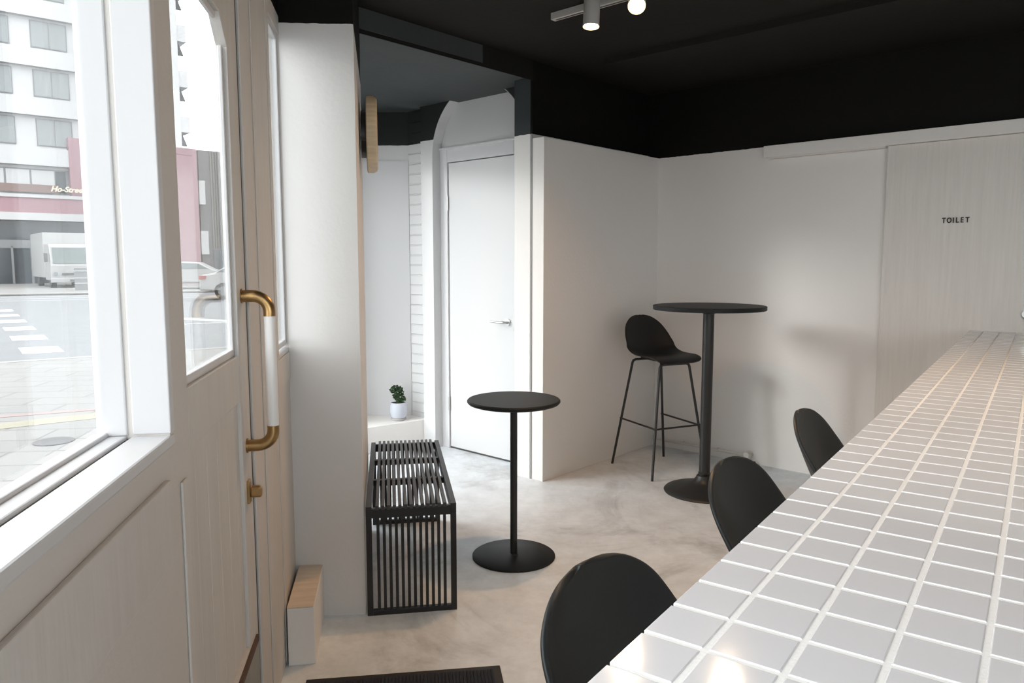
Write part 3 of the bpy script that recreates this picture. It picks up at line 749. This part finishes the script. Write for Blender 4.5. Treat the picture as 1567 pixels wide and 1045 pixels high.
def mark(pts, m=M_MARK, z=rdz, nm='marking'): flat([tuple(p) for p in pts], z-0.004, z+0.004).build(nm, m, rmarks)
# zebra bars
c0 = Vector((-9.0,14.0)); cdir = (Vector((-15.0,22.0))-Vector((-8.2,12.9))).normalized(); bd = Vector((0.86,0.51))
for k in range(6):
    c = Vector((-8.25,12.95)) + cdir*(k*2.6)
    a_ = bd*0.30 ; b_ = cdir*0.55
    mark([c-a_-b_, c+a_-b_, c+a_+b_, c-a_+b_])
# long lines parallel to the far kerb
for off, wd_ in ((-1.6,0.18),(-3.4,0.18),(-5.2,0.15)):
    a_ = far0+fn*off
    mark([a_-fd*50, a_+fd*60, a_+fd*60+fn*wd_, a_-fd*50+fn*wd_])
a_ = Vector((-10.2,20.5)); mark([a_, a_+Vector((8,-4.2)), a_+Vector((8.2,-3.8)), a_+Vector((0.2,0.45))])
a_ = Vector((-9.4,17.6)); mark([a_, a_+fd*3, a_+fd*3+fn*.15, a_+fn*.15])
# faded red marks and yellow tactile strip on the pavement
s = Vector((-5.6,6.8)); mark([s+Vector((0,0)), s+Vector((1.5,.75)), s+Vector((1.45,.86)), s+Vector((-.05,.12))], M_REDM, GZ)
t0 = Vector((-4.85,6.45)); td = Vector((0.80,0.60))
mark([t0-td*4, t0+td*8, t0+td*8+Vector((-.18,.24)), t0-td*4+Vector((-.18,.24))], M_YEL, GZ)
mh = MB().lathe([(0,0),(0.155,0),(0.155,0.006),(0.145,0.009),(0.12,0.006),(0,0.008)], 40).build('manhole_cover', M_IRON, loc=(-3.86,6.15,GZ))
tag(mh, 'round iron manhole cover in the paving outside the big window', 'manhole cover')

# hotel-like building across the street (local x along the facade, local +y behind)
bl = thing('apartment_building', 'pale office block with maroon bands seen through the big window', 'building', (-32.76,51.05,GZ), 50)
bm_ = MB(); bm_.box(-14,4.2,0,10,0,9); bm_.box(-14,4.2,0.0,10,9,24)
bm_.build('wall', M_BWHITE, bl)
bands = MB()
for z in (7.95, 11.25, 14.45, 17.65, 20.85): bands.box(-14,4.2,-0.45,0,z,z+1.15)
bands.build('balcony_band', M_BWHITE, bl)
for z0, z1 in ((9.35,11.05),(12.6,14.25),(15.8,17.45),(19.0,20.65)):
    for c in (0.86,-2.44,-5.74):
        f = MB().box(c-.06,c+2.06,-0.06,0.0,z0-.06,z1+.06).build('window', M_BFRAME, bl)
        g = MB(); g.box(c,c+0.97,-0.09,-0.06,z0,z1); g.box(c+1.03,c+2.0,-0.09,-0.06,z0,z1)
        g.build('pane', M_BGLASS, f)
f = MB().box(-14,2.6,-0.05,0.0,6.1,7.75).build('window_strip', M_BFRAME, bl)
g = MB()
for c in range(9): g.box(2.3-1.45*(c+1)-.5,2.3-1.45*c-.62,-0.08,-0.05,6.35,7.65)
g.build('pane', M_BWHITE, f)
MB().box(1.75,2.35,-0.09,-0.05,6.2,7.65).build('pane', M_BDARK, f)
MB().box(-14,4.2,-0.9,0,5.75,5.98).build('canopy_ledge', M_BWHITE, bl)
MB().box(-14,4.2,-0.8,0,4.75,5.75).build('maroon_band', M_MAROON, bl)
MB().box(-14,4.2,-0.9,0,4.25,4.75).build('soffit_band', M_BWHITE, bl)
MB().box(2.55,4.2,-0.6,0,5.98,9.95).build('maroon_panel', M_MAROON, bl)
MB().box(-14,4.2,-0.25,0,2.95,4.25).build('shopfront_glass', M_BDARK, bl)
MB().box(-14,4.2,-0.35,0,2.55,2.95).build('shopfront_beam', M_BFRAME, bl)
sd = MB().box(-3.4,1.2,-0.3,0,0.02,2.55).build('shop_doors', M_BDARK, bl)
fr = MB()
for x in (-3.4,-2.25,-1.15,-0.05,1.1): fr.box(x,x+0.13,-0.36,-0.3,0.02,2.55)
fr.box(-3.4,1.2,-0.36,-0.3,2.4,2.55)
fr.build('door_frame', M_BFRAME, sd)
MB().box(-1.6,1.75,-1.0,-0.94,6.1,6.62).build('sign_board', M_BOARD, bl)
me = text_mesh('Ho-Street S', 0.50, 0.05, 0.35); me.materials.clear(); me.materials.append(mat('cream_sign_letters',(0.55,0.50,0.40),0.5))
lt = bpy.data.objects.new('sign_letters', me); COL.objects.link(lt); lt.parent = bl; lt.location = (1.25,-1.05,6.22); lt.rotation_euler = (R(90),0,0)

# tower block with stepped balconies, seen through the door glass
M_TOWER = mat('white_tower_render', (0.55, 0.55, 0.56), 0.8)
tw = thing('tower_block', 'pale tower with small stepped balconies seen through the door glass', 'building', (-22.27,51.05,GZ), 50)
MB().box(-3.0,0.15,0,6,0,26).build('wall', M_TOWER, tw)
for k in range(6):
    z = 9.3 + k*2.95
    b = MB().box(0.15,0.75,0.1,2.2,z+0.85,z+1.9).build('balcony', M_TOWER, tw)
    MB().prism_y([(0.15,z-0.5+.45),(0.55,z-.05),(0.2,z+0.85),(0.15,z+0.85)], 0.15, 0.3).build('bracket', M_BGREY, b)
MB().box(-3.2,0.95,-0.35,0,0.0,9.05).build('maroon_panel', M_MAROON, tw)
gb = thing('slatted_building', 'low grey slat-clad building right of the maroon tower base', 'building', (-22.27,51.05,GZ), 50)
MB().box(1.25,9.0,0.3,8,0,9.1).build('wall', M_BGREY, gb)
sl = MB()
for k in range(40): sl.box(2.0+k*0.17,2.07+k*0.17,0.2,0.3,2.4,9.1)
sl.build('slat_cladding', mat('brown_grey_slats',(0.14,0.128,0.122),0.7), gb)
MB().box(1.1,1.5,-0.1,0.3,5.4,7.0).build('sign_panel', M_BWHITE, gb)
MB().box(1.1,1.6,-0.1,0.3,2.0,3.6).build('sign_panel', M_BWHITE, gb)
MB().box(2.0,9.0,0.1,0.3,1.0,2.3).build('shopfront_glass', M_BDARK, gb)

# box truck (local x = its heading towards the viewer)
tk2 = thing('box_truck', 'white box truck parked across the street', 'truck', (-25.0,42.6,GZ+.02), 140)
W2 = 1.1
MB().prism_y([(-6.6,0.55),(-2.0,0.55),(-2.0,3.16),(-6.6,3.16)], -W2, W2).build('cargo_box', M_CARW, tk2, bevel=0.04)
cab = MB().prism_y([(-1.95,0.42),(0.0,0.42),(0.02,1.25),(-0.30,2.38),(-0.5,2.48),(-1.95,2.5)], -W2+.03, W2-.03).build('cab', M_CARW, tk2, bevel=0.05)
MB().prism_y([(0.03,1.38),(0.0,1.40),(-0.26,2.27),(-0.22,2.27)], -W2+.16, W2-.16).build('windshield', M_CARG, cab)
MB().box(0.0,0.06,-0.55,0.55,0.72,0.84).build('grille', M_BGREY, cab)
MB().box(-0.05,0.1,-W2,W2,0.3,0.55).build('bumper', M_CARW, tk2, bevel=0.03)
for y in (-0.85,0.85): MB().tube([(0.0,y,0.80),(0.05,y,0.80)],0.11,16).build('headlight', M_BGLASS, cab)
MB().box(0.10,0.12,-0.18,0.18,0.36,0.48).build('number_plate', M_BGREY, tk2)
for y in (-1,1): 
    MB().box(-0.3,-0.2,y*1.25-.09,y*1.25+.09,1.45,1.95).build('mirror', M_BGREY, cab)
for x in (-0.75,-5.0):
    for y in (-0.9,0.9): MB().tube([(x,y-0.13,0.40),(x,y+0.13,0.40)],0.40,20).build('wheel', M_TYRE, tk2)
br = thing('street_barrier', 'grey slatted barrier standing in front of the white truck', 'barrier', (-22.6,38.6,GZ+.02), 62)
MB().box(0,2.6,0,0.12,0,1.15).build('panel', M_BFRAME, br)
for z in (0.35,0.62,0.98): MB().box(0,2.6,-0.02,0,z,z+0.04).build('rail', M_BWHITE, br)

# saloon cars (local x forward)
def make_car(label, loc, yaw, group):
    c = thing('car', label, 'car', loc, yaw, group)
    L = [(-2.3,0.35),(-2.28,0.75),(-2.22,0.98),(-1.75,1.05),(-1.1,1.40),(-0.5,1.50),(0.35,1.46),(1.05,1.08),(2.0,0.92),(2.28,0.70),(2.3,0.35)]
    body = MB().prism_y(L, -0.86, 0.86, True).build('body', M_CARW, c, bevel=0.08)
    MB().prism_y([(-1.62,1.09),(-1.12,1.34),(-0.5,1.43),(0.3,1.39),(0.85,1.10)], -0.875, 0.875).build('side_glass', M_CARG, body)
    MB().prism_y([(-1.66,1.13),(-1.16,1.42),(-1.13,1.39),(-1.62,1.09)], -0.66, 0.66).build('rear_glass', M_CARG, body)
    for y in (-0.72,0.72): MB().box(-2.30,-2.02,y-0.17,y+0.17,0.80,0.95).build('tail_light', M_RED, body)
    for x in (-1.4,1.4):
        for y in (-0.80,0.80):
            wv = MB().tube([(x,y-0.1,0.33),(x,y+0.1,0.33)],0.33,24).build('wheel', M_TYRE, c)
            MB().tube([(x,y-0.112,0.33),(x,y+0.112,0.33)],0.20,12).build('hubcap', M_BFRAME, wv)
    return c
cr = make_car('white car crossing behind the door glass, nearest of the two', (-10.4,31.0,GZ), 75, 'white cars in the street')
dup(cr, (-17.6,41.5,GZ), 75, 'white car half hidden behind the nearer car', 'white cars in the street')

# portals help the daylight find its way in through the openings (they emit nothing)
def portal(s0, s1, z0, z1):
    ld = bpy.data.lights.new('portal','AREA'); ld.shape='RECTANGLE'; ld.size = s1-s0; ld.size_y = z1-z0; ld.cycles.is_portal = True
    o = bpy.data.objects.new('portal', ld); COL.objects.link(o)
    d = Vector((math.sin(R(WYAW)), math.cos(R(WYAW)), 0)); nrm = Vector((-d.y, d.x, 0))
    p = Vector((*K,0)) + d*(s0+s1)/2 + nrm*0.2; o.location = (p.x, p.y, (z0+z1)/2)
    m = Matrix((d, Vector((0,0,1)), nrm)).transposed()     # light shines along local -z = into the room
    o.rotation_euler = m.to_euler()
def portal_y(x0, x1, z0, z1, y):
    ld = bpy.data.lights.new('portal','AREA'); ld.shape='RECTANGLE'; ld.size = x1-x0; ld.size_y = z1-z0; ld.cycles.is_portal = True
    o = bpy.data.objects.new('portal', ld); COL.objects.link(o); o.location = ((x0+x1)/2, y, (z0+z1)/2); o.rotation_euler = (R(-90),0,0)
    m = Matrix((Vector((1,0,0)), Vector((0,0,1)), Vector((0,-1,0)))).transposed(); o.rotation_euler = m.to_euler()
portal_y(-0.05,3.15,0.12,2.42,-1.55)
portal(-3.9,-1.52,1.05,2.2); portal(-1.41,-0.9,1.1,1.97); portal(-0.27,0,1.05,2.16); portal(1.0,2.6,0.12,2.25)
